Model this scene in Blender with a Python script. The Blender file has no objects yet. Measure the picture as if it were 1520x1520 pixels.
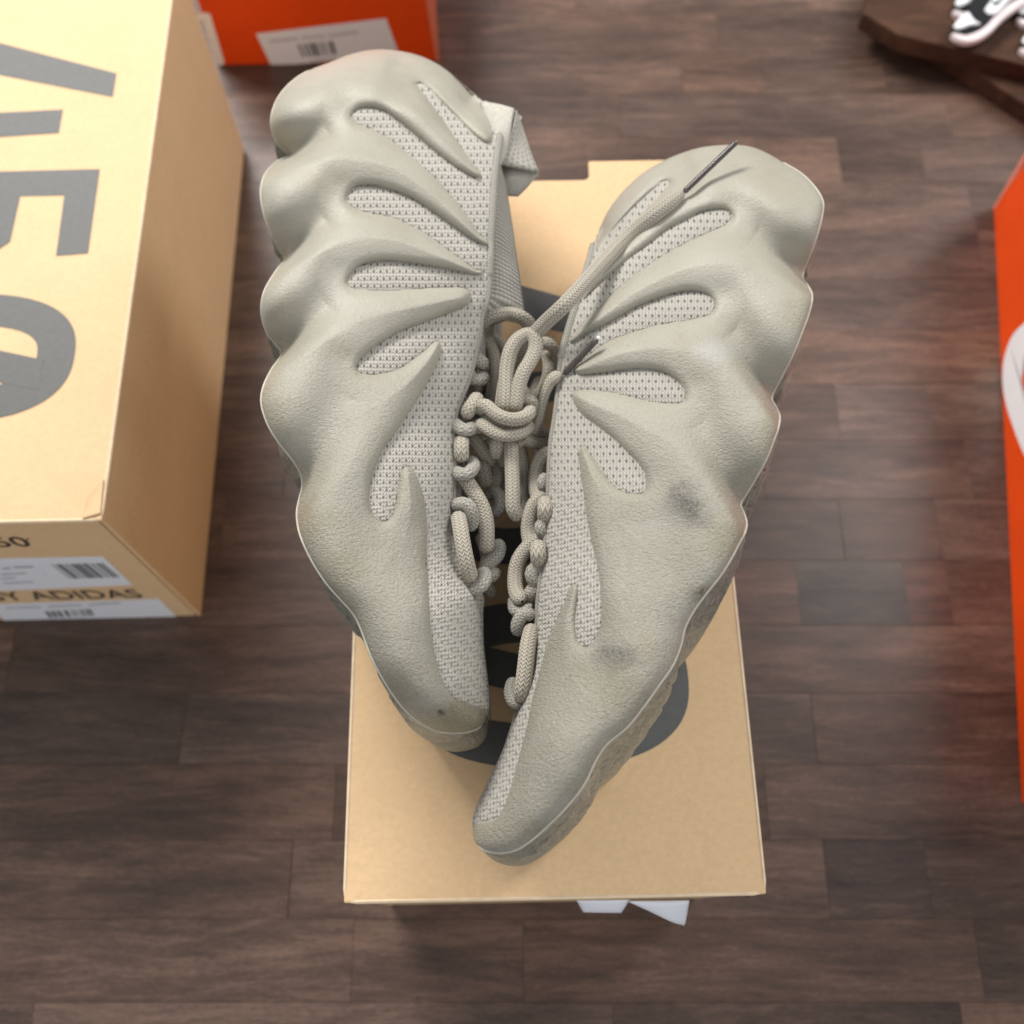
import bpy, bmesh, math, random
import numpy as np
from mathutils import Vector, Matrix
random.seed(7); np.random.seed(7)
SC = bpy.context.scene
COL = SC.collection

# ------------------------------------------------------------------ camera, light, exposure
F = 1520.0                                  # focal length in photo pixels (photo is 1520 px square)
TILT = math.radians(21.7)                   # camera leans this far from straight down
CAMH = 0.588                                # metres above the floor
LID = 0.160                                 # height of the shoe boxes
ST, CT = math.sin(TILT), math.cos(TILT)
cam_d = bpy.data.cameras.new("camera"); cam = bpy.data.objects.new("camera", cam_d); COL.objects.link(cam)
cam.location = (0, 0, CAMH); cam.rotation_euler = (TILT, 0, 0)
cam_d.sensor_width = 36; cam_d.sensor_height = 36; cam_d.lens = 36.0
cam_d.clip_start = 0.01; cam_d.clip_end = 50
cam_d.dof.use_dof = True; cam_d.dof.focus_distance = 0.355; cam_d.dof.aperture_fstop = 9.0
SC.camera = cam

W = bpy.data.worlds.new("World"); SC.world = W; W.use_nodes = True
W.node_tree.nodes["Background"].inputs[0].default_value = (0.93, 0.96, 1.0, 1)
W.node_tree.nodes["Background"].inputs[1].default_value = 0.42

def area(name, loc, target, sx, sy, power, col):
    d = bpy.data.lights.new(name, 'AREA'); d.shape = 'RECTANGLE'; d.size = sx; d.size_y = sy
    d.energy = power; d.color = col
    o = bpy.data.objects.new(name, d); COL.objects.link(o); o.location = loc
    v = Vector(target) - Vector(loc); o.rotation_euler = v.to_track_quat('-Z', 'Y').to_euler()
    return o
area("ceiling_light", (-0.62, 1.20, 1.22), (0, 0.25, 0.1), 0.75, 0.32, 27, (1.0, 0.97, 0.93))
area("ceiling_light.001", (1.0, 0.85, 1.25), (0, 0.25, 0.1), 0.35, 0.9, 10, (1.0, 0.98, 0.96))

area("ceiling_light.002", (0.25, -1.7, 1.35), (0, 0.2, 0.1), 1.4, 0.5, 9, (0.97, 0.98, 1.0))

SC.view_settings.view_transform = 'Standard'; SC.view_settings.look = 'None'
SC.view_settings.exposure = 0.16; SC.view_settings.gamma = 1.0
SC.cycles.use_denoising = True
SC.cycles.max_bounces = 6

# ------------------------------------------------------------------ photo geometry helpers
def rays(P):
    P = np.asarray(P, float); x = (P[..., 0] - 760) / F; v = (760 - P[..., 1]) / F
    return np.stack([x, ST + v * CT, -CT + v * ST], -1)
CAMP = np.array([0, 0, CAMH])
def at(px, py, z):
    d = rays((px, py)); return CAMP + d * ((z - CAMH) / d[2])
def on_plane(P, O, n, h=0.0):
    d = rays(P); t = (h - np.dot(CAMP - O, n)) / (d @ n)
    return CAMP + d * t[..., None]

# ------------------------------------------------------------------ materials
def new_mat(name):
    m = bpy.data.materials.new(name); m.use_nodes = True
    nt = m.node_tree; b = nt.nodes["Principled BSDF"]
    return m, nt, b
class NB:
    """small node-graph builder"""
    def __init__(s, nt): s.nt = nt
    def n(s, t, **kw):
        x = s.nt.nodes.new(t)
        for k, v in kw.items(): setattr(x, k, v)
        return x
    def link(s, a, b): s.nt.links.new(a, b)
    def m(s, op, a, b=0.0, c=None):
        x = s.n('ShaderNodeMath', operation=op)
        for i, v in enumerate((a, b) if c is None else (a, b, c)):
            if isinstance(v, (int, float)): x.inputs[i].default_value = v
            else: s.link(v, x.inputs[i])
        return x.outputs[0]
    def noise(s, vec, scale, detail=4, rough=.55, dist=0.0):
        x = s.n('ShaderNodeTexNoise'); x.inputs['Scale'].default_value = scale
        x.inputs['Detail'].default_value = detail; x.inputs['Roughness'].default_value = rough
        x.inputs['Distortion'].default_value = dist
        if vec is not None: s.link(vec, x.inputs['Vector'])
        return x.outputs['Fac']
    def ramp(s, fac, stops):
        x = s.n('ShaderNodeValToRGB'); e = x.color_ramp.elements
        while len(e) < len(stops): e.new(0.5)
        for el, (p, c) in zip(e, stops):
            el.position = p; el.color = (*c, 1) if len(c) == 3 else c
        s.link(fac, x.inputs[0]); return x.outputs[0]
    def mix(s, fac, a, b, mode='MIX'):
        x = s.n('ShaderNodeMix', data_type='RGBA', blend_type=mode)
        if isinstance(fac, (int, float)): x.inputs[0].default_value = fac
        else: s.link(fac, x.inputs[0])
        for i, v in ((6, a), (7, b)):
            if isinstance(v, tuple): x.inputs[i].default_value = (*v, 1)
            else: s.link(v, x.inputs[i])
        return x.outputs[2]
    def smooth(s, v, lo, hi):
        x = s.n('ShaderNodeMapRange', interpolation_type='SMOOTHSTEP')
        s.link(v, x.inputs[0]); x.inputs[1].default_value = lo; x.inputs[2].default_value = hi
        return x.outputs[0]
    def bump(s, h, strength, dist, normal=None):
        x = s.n('ShaderNodeBump'); x.inputs['Strength'].default_value = strength; x.inputs['Distance'].default_value = dist
        s.link(h, x.inputs['Height'])
        if normal is not None: s.link(normal, x.inputs['Normal'])
        return x.outputs[0]
    def mapping(s, vec, scale, loc=(0, 0, 0), rot=(0, 0, 0)):
        x = s.n('ShaderNodeMapping'); x.inputs['Scale'].default_value = scale
        x.inputs['Location'].default_value = loc; x.inputs['Rotation'].default_value = rot
        s.link(vec, x.inputs[0]); return x.outputs[0]
def plain(name, col, rough=.6, var=.06, scale=60, bump=0.0, spec=.5):
    m, nt, b = new_mat(name); k = NB(nt)
    tc = k.n('ShaderNodeTexCoord').outputs['Object']
    f = k.noise(tc, scale)
    lo = tuple(c * (1 - var) for c in col); hi = tuple(min(1, c * (1 + var)) for c in col)
    k.link(k.ramp(f, [(.3, lo), (.7, hi)]), b.inputs['Base Color'])
    b.inputs['Roughness'].default_value = rough; b.inputs['Specular IOR Level'].default_value = spec
    if bump: k.link(k.bump(f, bump, .0005), b.inputs['Normal'])
    return m

def mat_cardboard(name, col):
    m, nt, b = new_mat(name); k = NB(nt)
    tc = k.n('ShaderNodeTexCoord').outputs['Object']
    fib = k.noise(k.mapping(tc, (330, 420, 330)), 1.0, 5, .7)
    blot = k.noise(tc, 30, 6, .7)
    speck = k.noise(tc, 900, 2, .5)
    c = k.ramp(fib, [(.3, tuple(x * .93 for x in col)), (.7, tuple(min(1, x * 1.06) for x in col))])
    c = k.mix(k.m('MULTIPLY', k.smooth(blot, .4, .75), .4), c, tuple(x * .86 for x in col))
    c = k.mix(k.m('MULTIPLY', k.smooth(speck, .68, .8), .4), c, tuple(x * .6 for x in col))
    k.link(c, b.inputs['Base Color']); b.inputs['Roughness'].default_value = .72
    b.inputs['Specular IOR Level'].default_value = .3
    k.link(k.bump(fib, .12, .0004), b.inputs['Normal'])
    return m

def mat_wood(name, dark, light, sheen=.42):
    m, nt, b = new_mat(name); k = NB(nt)
    tc = k.n('ShaderNodeTexCoord').outputs['Object']
    oi = k.n('ShaderNodeObjectInfo')
    off = k.n('ShaderNodeVectorMath', operation='MULTIPLY_ADD')
    k.link(oi.outputs['Random'], off.inputs[0]); off.inputs[1].default_value = (7.3, 11.1, 3.7); k.link(tc, off.inputs[2])
    v = off.outputs[0]
    warp = k.noise(k.mapping(v, (6, 18, 18)), 1.0, 3, .5)
    wv = k.n('ShaderNodeVectorMath', operation='MULTIPLY_ADD')
    k.link(warp, wv.inputs[0]); wv.inputs[1].default_value = (.02, .03, .02); k.link(v, wv.inputs[2])
    grain = k.noise(k.mapping(wv.outputs[0], (24, 210, 60)), 1.0, 6, .75)
    fine = k.noise(k.mapping(v, (260, 900, 300)), 1.0, 3, .65)
    blot = k.noise(k.mapping(v, (8, 34, 20)), 1.0, 5, .6, .4)
    g = k.m('ADD', k.m('MULTIPLY', grain, .46), k.m('ADD', k.m('MULTIPLY', fine, .22), k.m('MULTIPLY', blot, .44)))
    tone = k.m('ADD', g, k.m('MULTIPLY', k.m('SUBTRACT', oi.outputs['Random'], .5), .08))
    c = k.ramp(tone, [(.38, dark), (.56, tuple((a + 2 * d) / 3 for a, d in zip(light, dark))), (.76, light)])
    mul = k.n('ShaderNodeMix', data_type='RGBA', blend_type='MULTIPLY'); mul.inputs[0].default_value = 1
    k.link(c, mul.inputs[6]); k.link(oi.outputs['Color'], mul.inputs[7])
    k.link(mul.outputs[2], b.inputs['Base Color'])
    k.link(k.m('MULTIPLY_ADD', fine, .2, sheen - .1), b.inputs['Roughness']); b.inputs['Specular IOR Level'].default_value = .48 if sheen < .6 else .2
    k.link(k.bump(k.m('ADD', fine, grain), .15, .0004), b.inputs['Normal'])
    return m

def uvnode(k):
    x = k.n('ShaderNodeUVMap'); x.uv_map = 'UVMap'; return x.outputs[0]

def mat_cage(name, stains):
    m, nt, b = new_mat(name); k = NB(nt)
    uv = uvnode(k); sep = k.n('ShaderNodeSeparateXYZ'); k.link(uv, sep.inputs[0])
    tc = k.n('ShaderNodeTexCoord').outputs['Object']
    base = (.545, .530, .455)
    big = k.noise(tc, 26, 6, .7)
    c = k.ramp(big, [(.28, (.318, .294, .232)), (.5, (.356, .336, .276)), (.75, (.392, .374, .314))])
    n1 = k.noise(tc, 55, 5, .65); n2 = k.noise(tc, 1000, 5, .75)
    # scuffs and grime, each a stain of its own
    for (x, y, rx, ry, col, amt) in stains:
        dx = k.m('DIVIDE', k.m('SUBTRACT', sep.outputs[0], x / 100), rx / 100)
        dy = k.m('DIVIDE', k.m('SUBTRACT', sep.outputs[1], y / 100), ry / 100)
        d = k.m('SQRT', k.m('ADD', k.m('MULTIPLY', dx, dx), k.m('MULTIPLY', dy, dy)))
        d = k.m('ADD', d, k.m('MULTIPLY', k.m('SUBTRACT', n1, .5), 1.7))
        f = k.smooth(d, 1.0, .1)
        f = k.m('MULTIPLY', f, k.m('MULTIPLY', k.smooth(n2, .2, .7), amt * 1.7))
        c = k.mix(f, c, col)
    sp = k.smooth(k.noise(tc, 520, 2, .5), .70, .76)
    c = k.mix(k.m('MULTIPLY', sp, .35), c, (.16, .14, .10))
    k.link(c, b.inputs['Base Color'])
    b.inputs['Roughness'].default_value = .44; b.inputs['Specular IOR Level'].default_value = .4
    wr = k.noise(k.mapping(uv, (18, 31, 1), rot=(0, 0, .25)), 1.0, 4, .6, .6)
    peb = k.noise(tc, 900, 3, .6)
    h = k.m('ADD', k.m('MULTIPLY', wr, 1.0), k.m('MULTIPLY', peb, .8))
    h = k.m('MULTIPLY', h, k.m('MULTIPLY_ADD', k.smooth(sep.outputs[1], 3.5, 9.0), .85, .3))
    k.link(k.bump(h, 1.0, .00075), b.inputs['Normal'])
    return m

def mat_knit(name, rib=False):
    """knitted yarn: columns of V stitches with staggered rows of holes (uv unit = 100 photo px, about 24 mm)"""
    m, nt, b = new_mat(name); k = NB(nt)
    uv = uvnode(k); sep = k.n('ShaderNodeSeparateXYZ'); k.link(uv, sep.inputs[0])
    tc = k.n('ShaderNodeTexCoord').outputs['Object']
    wob = k.noise(tc, 160, 2, .5)
    u = k.m('MULTIPLY_ADD', wob, .03, k.m('MULTIPLY', sep.outputs[0], 1.0))
    v = k.m('MULTIPLY_ADD', wob, .03, sep.outputs[1])
    if rib:
        r = k.m('SINE', k.m('MULTIPLY', v, 2 * math.pi / .075)); s2 = k.m('SINE', k.m('MULTIPLY', u, 2 * math.pi / .05))
        h = k.m('ADD', k.m('MULTIPLY', r, .5), k.m('MULTIPLY', s2, .25)); hole = k.smooth(r, -.5, -1.0)
    else:
        cu = .048; rv = .054
        zig = k.m('ABSOLUTE', k.m('SUBTRACT', k.m('FRACT', k.m('DIVIDE', u, cu)), .5))      # 0..0.5 across a column
        colm = k.m('MULTIPLY', zig, 2.0)
        vv = k.m('ADD', k.m('DIVIDE', v, rv), zig)
        st = k.m('SINE', k.m('MULTIPLY', vv, 2 * math.pi))
        yarn = k.m('SUBTRACT', k.m('MULTIPLY_ADD', st, .22, .6), k.m('MULTIPLY', k.m('POWER', colm, 3.0), .42))
        hv = k.m('DIVIDE', v, rv * 2); row = k.m('FLOOR', hv)
        odd = k.m('MULTIPLY', k.m('FRACT', k.m('MULTIPLY', row, .5)), 1.0)
        fu = k.m('SUBTRACT', k.m('FRACT', k.m('ADD', k.m('DIVIDE', u, cu * 2), odd)), .5)
        fv = k.m('SUBTRACT', k.m('FRACT', hv), .5)
        d = k.m('SQRT', k.m('ADD', k.m('POWER', k.m('ABSOLUTE', fu), 2.0), k.m('POWER', k.m('ABSOLUTE', fv), 2.0)))
        rowm = k.m('SINE', k.m('MULTIPLY', k.m('ADD', v, k.m('MULTIPLY', u, .28)), 2 * math.pi / .070))
        vamp = k.smooth(v, 6.6, 8.0)
        hole = k.m('MULTIPLY', k.smooth(d, .25, .10), k.m('MULTIPLY_ADD', vamp, -.45, 1.0))
        yarn = k.m('ADD', yarn, k.m('MULTIPLY', k.m('MULTIPLY', rowm, .26), vamp))
        h = k.m('SUBTRACT', yarn, k.m('MULTIPLY', hole, 1.1))
    c = k.ramp(h, [(.0, (.28, .265, .23)), (.55, (.465, .44, .39))])
    c = k.mix(k.m('MULTIPLY', hole, k.m('MULTIPLY_ADD', wob, .8, .08)), c, (.10, .09, .075))
    fz = k.noise(tc, 2200, 2, .6)
    c = k.mix(k.m('MULTIPLY', fz, .2), c, (.55, .525, .475))
    k.link(c, b.inputs['Base Color']); b.inputs['Roughness'].default_value = .9
    b.inputs['Specular IOR Level'].default_value = .15
    b.inputs['Sheen Weight'].default_value = .15
    k.link(k.bump(k.m('MULTIPLY_ADD', fz, .25, h), .8, .0006), b.inputs['Normal'])
    return m

def mat_braid(name, col):
    m, nt, b = new_mat(name); k = NB(nt)
    uv = uvnode(k); sep = k.n('ShaderNodeSeparateXYZ'); k.link(uv, sep.inputs[0])
    u, v = sep.outputs[0], sep.outputs[1]            # u along in metres*1000, v around 0..1
    g = k.m('MULTIPLY', v, 9.0)
    zz = k.m('ABSOLUTE', k.m('SUBTRACT', k.m('FRACT', g), .5))
    s = k.m('SINE', k.m('MULTIPLY', k.m('ADD', k.m('DIVIDE', u, 1.35), k.m('MULTIPLY', zz, 1.6)), 2 * math.pi))
    edge = k.m('POWER', k.m('MULTIPLY', zz, 2.0), 5.0)
    h = k.m('SUBTRACT', k.m('MULTIPLY_ADD', s, .4, .5), k.m('MULTIPLY', edge, .5))
    c = k.ramp(h, [(0.0, tuple(x * .5 for x in col)), (.7, tuple(min(1, x * 1.1) for x in col))])
    k.link(c, b.inputs['Base Color']); b.inputs['Roughness'].default_value = .8
    b.inputs['Specular IOR Level'].default_value = .25; b.inputs['Sheen Weight'].default_value = .1
    k.link(k.bump(h, .7, .0004), b.inputs['Normal'])
    return m

def mat_sole(name):
    m, nt, b = new_mat(name); k = NB(nt)
    tc = k.n('ShaderNodeTexCoord').outputs['Object']
    f = k.noise(k.mapping(tc, (95, 95, 60)), 1.0, 3, .5, 3.0)
    g = k.noise(tc, 300, 4, .6)
    c = k.ramp(f, [(.30, (.055, .06, .052)), (.42, (.235, .25, .215)), (.50, (.29, .305, .265)), (.58, (.12, .128, .11)), (.70, (.28, .29, .245))])
    c = k.mix(k.m('MULTIPLY', g, .3), c, (.30, .27, .20))
    k.link(c, b.inputs['Base Color']); b.inputs['Roughness'].default_value = .33
    b.inputs['Subsurface Weight'].default_value = .15; b.inputs['Subsurface Radius'].default_value = (.004, .004, .003)
    k.link(k.bump(f, .5, .002), b.inputs['Normal'])
    return m

M = {}
M['card'] = mat_cardboard('kraft_cardboard', (.74, .510, .290))
M['card_in'] = plain('cardboard_core', (.40, .27, .15), .8, .12, 200)
M['card_edge'] = plain('worn_cardboard_edge', (.80, .62, .42), .8, .1, 150)
M['ink'] = plain('grey_print', (.105, .105, .10), .6, .08, 300)
M['ink2'] = plain('black_print', (.05, .042, .035), .6, .08, 300)
M['label'] = plain('label_paper', (.84, .86, .91), .45, .02, 60)
M['bar'] = plain('barcode_ink', (.10, .10, .11), .5, .15, 300)
M['faint'] = plain('faint_print', (.50, .51, .55), .5, .1, 300)
M['orange'] = plain('orange_lacquered_card', (.80, .072, .003), .55, .05, 30, spec=.25)
M['orange_edge'] = plain('orange_card_edge', (.80, .23, .14), .5, .06, 60)
M['white'] = plain('white_print', (.90, .91, .94), .45, .02, 60)
M['wood'] = mat_wood('dark_oak_laminate', (.026, .015, .011), (.215, .130, .094), .38)
M['board'] = mat_wood('walnut_board', (.026, .013, .008), (.13, .062, .036), .75)
M['gap'] = plain('floor_underlay', (.012, .009, .008), .9, .1, 40)
M['knit'] = mat_knit('knit_upper')
M['rib'] = mat_knit('ribbed_knit', True)
M['tab'] = plain('tab_fabric', (.47, .45, .395), .9, .12, 700, .5, .15)
M['lace'] = mat_braid('braided_lace', (.46, .415, .34))
M['loop'] = mat_braid('knit_loop', (.40, .38, .33))
M['sole'] = mat_sole('translucent_rubber')
M['rim'] = plain('rubber_edge', (.50, .475, .395), .5, .1, 200)
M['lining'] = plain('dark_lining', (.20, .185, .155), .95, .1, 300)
M['aglet'] = plain('aglet_plastic', (.085, .072, .066), .25, .15, 500)
M['aglet_tip'] = plain('aglet_end_highlight', (.75, .75, .75), .3, .05, 200)  # highlight on the aglet end, painted in as a near-white colour
M['rub_white'] = plain('white_rubber', (.82, .85, .86), .4, .03, 60)
M['rub_pink'] = plain('pale_sole_rubber', (.72, .64, .64), .45, .04, 60)
M['rub_black'] = plain('black_rubber', (.010, .011, .012), .6, .1, 60, spec=.25)

# ------------------------------------------------------------------ mesh helpers
def link(name, me, mat, parent=None):
    o = bpy.data.objects.new(name, me); COL.objects.link(o)
    if mat is not None: me.materials.append(mat)
    if parent is not None:
        o.parent = parent; o.matrix_parent_inverse = parent.matrix_world.inverted() if False else Matrix.Translation(-Vector(parent.location))
    return o
def thing(name, label, cat, loc=(0, 0, 0), group=None):
    o = bpy.data.objects.new(name, None); COL.objects.link(o); o.location = loc; o.empty_display_size = .02
    o['label'] = label; o['category'] = cat
    if group: o['group'] = group
    return o
def mesh_np(name, V, Fq, smooth=True, uv=None):
    me = bpy.data.meshes.new(name)
    V = np.ascontiguousarray(V, dtype=np.float32); Fq = np.ascontiguousarray(Fq, dtype=np.int32)
    me.vertices.add(len(V)); me.vertices.foreach_set('co', V.ravel())
    k = Fq.shape[1]; me.loops.add(Fq.size); me.loops.foreach_set('vertex_index', Fq.ravel())
    me.polygons.add(len(Fq)); me.polygons.foreach_set('loop_start', np.arange(len(Fq), dtype=np.int32) * k)
    me.polygons.foreach_set('loop_total', np.full(len(Fq), k, dtype=np.int32))
    if uv is not None:
        l = me.uv_layers.new(name='UVMap'); l.data.foreach_set('uv', np.ascontiguousarray(uv[Fq.ravel()], dtype=np.float32).ravel())
    me.update(calc_edges=True); me.validate()
    me.polygons.foreach_set('use_smooth', np.full(len(me.polygons), smooth, dtype=bool))
    return me
def grid_faces(nr, nc, wrap=False, flip=False):
    i = np.arange(nr - 1)[:, None]; j = np.arange(nc if wrap else nc - 1)[None, :]; j2 = (j + 1) % nc
    q = np.stack([i * nc + j, i * nc + j2, (i + 1) * nc + j2, (i + 1) * nc + j], -1).reshape(-1, 4)
    return q[:, ::-1] if flip else q
def drop(V, Fq, uv=None):
    used = np.zeros(len(V), bool); used[Fq.ravel()] = True; idx = np.cumsum(used) - 1
    return V[used], idx[Fq], (uv[used] if uv is not None else None)
def bm_obj(name, bm, mat, parent=None, smooth=False):
    me = bpy.data.meshes.new(name); bmesh.ops.recalc_face_normals(bm, faces=bm.faces); bm.to_mesh(me); bm.free()
    if smooth:
        for p in me.polygons: p.use_smooth = True
    return link(name, me, mat, parent)
def prism(bm, pts, vec):
    """closed prism from a polygon (world points) swept along vec"""
    a = [bm.verts.new(p) for p in pts]; b = [bm.verts.new(Vector(p) + Vector(vec)) for p in pts]
    n = len(pts)
    bm.faces.new(a); bm.faces.new(b[::-1])
    for i in range(n): bm.faces.new((a[i], b[i], b[(i + 1) % n], a[(i + 1) % n]))
def bevel_all(bm, w, seg=2):
    bmesh.ops.recalc_face_normals(bm, faces=bm.faces)
    bmesh.ops.bevel(bm, geom=list(bm.edges), offset=w, segments=seg, affect='EDGES', profile=.5)
def catmull(P, step=3.0, closed=False):
    P = np.asarray(P, float)
    if closed: Q = np.vstack([P[-1], P, P[0], P[1]])
    else: Q = np.vstack([2 * P[0] - P[1], P, 2 * P[-1] - P[-2]])
    out = []
    for i in range(1, len(Q) - 2):
        p0, p1, p2, p3 = Q[i - 1], Q[i], Q[i + 1], Q[i + 2]
        d = [max(np.linalg.norm(b - a) ** .5, 1e-6) for a, b in ((p0, p1), (p1, p2), (p2, p3))]
        m1 = (p1 - p0) / d[0] - (p2 - p0) / (d[0] + d[1]) + (p2 - p1) / d[1]
        m2 = (p2 - p1) / d[1] - (p3 - p1) / (d[1] + d[2]) + (p3 - p2) / d[2]
        m1, m2 = m1 * d[1], m2 * d[1]
        n = max(2, int(np.linalg.norm(p2 - p1) / step)); t = np.linspace(0, 1, n, endpoint=False)[:, None]
        out.append((2 * t**3 - 3 * t**2 + 1) * p1 + (t**3 - 2 * t**2 + t) * m1 + (-2 * t**3 + 3 * t**2) * p2 + (t**3 - t**2) * m2)
    if not closed: out.append(P[-1:])
    return np.vstack(out)
def arclen(P): return np.concatenate([[0], np.cumsum(np.linalg.norm(np.diff(P, axis=0), axis=1))])
def seg_dist(P, L, chunk=12000):
    """distance of points P to open polyline L"""
    a, b = L[:-1].astype(np.float32), L[1:].astype(np.float32); ab = b - a; l2 = (ab**2).sum(1) + 1e-9
    out = np.empty(len(P), np.float32)
    for i in range(0, len(P), chunk):
        p = P[i:i + chunk].astype(np.float32)
        ax = p[:, 0:1] - a[:, 0]; ay = p[:, 1:2] - a[:, 1]
        t = np.clip((ax * ab[:, 0] + ay * ab[:, 1]) / l2, 0, 1)
        dx = ax - t * ab[:, 0]; dy = ay - t * ab[:, 1]
        out[i:i + chunk] = np.sqrt((dx * dx + dy * dy).min(1))
    return out
def inside(P, poly, chunk=12000):
    x1, y1 = poly[:, 0], poly[:, 1]; x2, y2 = np.roll(x1, -1), np.roll(y1, -1)
    out = np.empty(len(P), bool)
    for i in range(0, len(P), chunk):
        p = P[i:i + chunk]; py = p[:, 1:2]
        c = ((y1 > py) != (y2 > py)) & (p[:, 0:1] < (x2 - x1) * (py - y1) / (y2 - y1 + 1e-12) + x1)
        out[i:i + chunk] = (c.sum(1) % 2) == 1
    return out
def tube(name, pts, rad, mat, parent, seg=14, flat=1.0, step=.0012, rad_fn=None, up=None):
    """swept tube through 3-D points with rounded ends; uv: u = mm along, v = around"""
    P = catmull(np.asarray(pts, float), step); s = arclen(P); Tn = np.gradient(P, axis=0); Tn /= np.linalg.norm(Tn, axis=1)[:, None]
    nrm = np.array(up if up is not None else (0, 0, 1.0)); N = []
    for t in Tn:
        nrm = nrm - t * nrm.dot(t); nrm /= np.linalg.norm(nrm); N.append(nrm.copy())
    N = np.array(N); B = np.cross(Tn, N)
    r = np.full(len(P), rad)
    if rad_fn is not None: r = rad * np.array([rad_fn(x) for x in s / s[-1]])
    e = np.minimum(s, s[-1] - s); r = r * np.sqrt(np.clip(1 - (1 - np.clip(e / rad, 0, 1))**2, .04, 1))
    a = np.linspace(0, 2 * np.pi, seg + 1)
    V = P[:, None] + r[:, None, None] * (np.sin(a)[None, :, None] * B[:, None] + flat * np.cos(a)[None, :, None] * N[:, None])
    uv = np.stack(np.broadcast_arrays(s[:, None] * 1000, (a / (2 * np.pi))[None, :]), -1)
    V = V.reshape(-1, 3); nr = len(P)
    Fq = grid_faces(nr, seg + 1)
    return link(name, mesh_np(name, V, Fq, True, uv.reshape(-1, 2)), mat, parent)
def flat_shape(name, loops, mat, parent, matrix):
    """filled flat print (curve with holes turned to a mesh)"""
    cu = bpy.data.curves.new(name, 'CURVE'); cu.dimensions = '2D'; cu.fill_mode = 'BOTH'
    for L in loops:
        sp = cu.splines.new('POLY'); sp.points.add(len(L) - 1); sp.use_cyclic_u = True
        for p, (x, y) in zip(sp.points, L): p.co = (x, y, 0, 1)
    t = bpy.data.objects.new('tmp', cu); COL.objects.link(t)
    me = bpy.data.meshes.new_from_object(t.evaluated_get(bpy.context.evaluated_depsgraph_get()))
    bpy.data.objects.remove(t); bpy.data.curves.remove(cu)
    me.transform(matrix); me.name = name
    return link(name, me, mat, parent)
def text_mesh(name, body, mat, parent, matrix, bold=0.0):
    cu = bpy.data.curves.new(name, 'FONT'); cu.body = body; cu.size = 1; cu.offset = bold; cu.align_x = 'RIGHT'
    t = bpy.data.objects.new('tmp', cu); COL.objects.link(t)
    me = bpy.data.meshes.new_from_object(t.evaluated_get(bpy.context.evaluated_depsgraph_get()))
    bpy.data.objects.remove(t); bpy.data.curves.remove(cu)
    me.transform(matrix); me.name = name
    return link(name, me, mat, parent)
def frame(origin, ex, ey):
    ex, ey = Vector(ex).normalized(), Vector(ey).normalized(); ez = ex.cross(ey)
    m = Matrix.Identity(4)
    for i in range(3): m[i][0], m[i][1], m[i][2], m[i][3] = ex[i], ey[i], ez[i], origin[i]
    return m

# ------------------------------------------------------------------ floor of wooden strips
fl = bpy.data.meshes.new('floor'); bm = bmesh.new()
prism(bm, [(-1.2, -.7, -.022), (1.2, -.7, -.022), (1.2, 1.5, -.022), (-1.2, 1.5, -.022)], (0, 0, .004))
floor = bm_obj('floor', bm, M['gap']); floor['kind'] = 'structure'
PITCH = .0404; ROW0 = .1619
plank_cache = {}
def plank(x0, x1, row, tint):
    L = round(x1 - x0, 3); key = L
    if key not in plank_cache:
        b = bmesh.new(); w = PITCH - .00006
        prism(b, [(-L / 2 + .00003, -w / 2, -.018), (L / 2 - .00003, -w / 2, -.018), (L / 2 - .00003, w / 2, -.018), (-L / 2 + .00003, w / 2, -.018)], (0, 0, .018))
        top = [e for e in b.edges if all(v.co.z > -.001 for v in e.verts)]
        bmesh.ops.recalc_face_normals(b, faces=b.faces)
        bmesh.ops.bevel(b, geom=top, offset=.00018, segments=1, affect='EDGES')
        me = bpy.data.meshes.new('plank'); bmesh.ops.recalc_face_normals(b, faces=b.faces); b.to_mesh(me); b.free(); me.materials.append(M['wood']); plank_cache[key] = me
    o = bpy.data.objects.new('plank', plank_cache[key]); COL.objects.link(o); o.parent = floor
    o.location = ((x0 + x1) / 2, ROW0 + (row + .5) * PITCH, random.uniform(-.00004, 0)); o.color = (*tint, 1)
def rtint():
    g = random.uniform(.86, 1.12); w = random.uniform(-.04, .06)
    return (g * (1 + w), g, g * (1 - w))
for row in range(-12, 23):
    if row < -8 or row > 15:
        x = -1.1 - random.uniform(0, .3)
        while x < 1.0:
            L = random.choice((.6, .75, .9)); plank(x, x + L, row, rtint()); x += L
        continue
    y0 = ROW0 + row * PITCH
    xs = [-.62 - random.uniform(0, .12)]
    fixed = {}
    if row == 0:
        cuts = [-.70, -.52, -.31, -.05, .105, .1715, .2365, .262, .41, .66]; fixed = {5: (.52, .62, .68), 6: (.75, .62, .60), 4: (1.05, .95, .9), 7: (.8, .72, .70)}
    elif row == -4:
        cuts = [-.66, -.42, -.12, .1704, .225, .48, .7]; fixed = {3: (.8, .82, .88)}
    elif row == -1:
        cuts = [-.64, -.2935, -.02, .3, .62]
    else:
        cuts = xs
        while cuts[-1] < .6: cuts.append(cuts[-1] + random.choice((.06, .09, .13, .18, .24, .3, .36)))
    for i in range(len(cuts) - 1): plank(cuts[i], cuts[i + 1], row, fixed.get(i, rtint()))
    plank(cuts[0] - .5, cuts[0], row, rtint()); plank(cuts[-1], cuts[-1] + .5, row, rtint())

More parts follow.
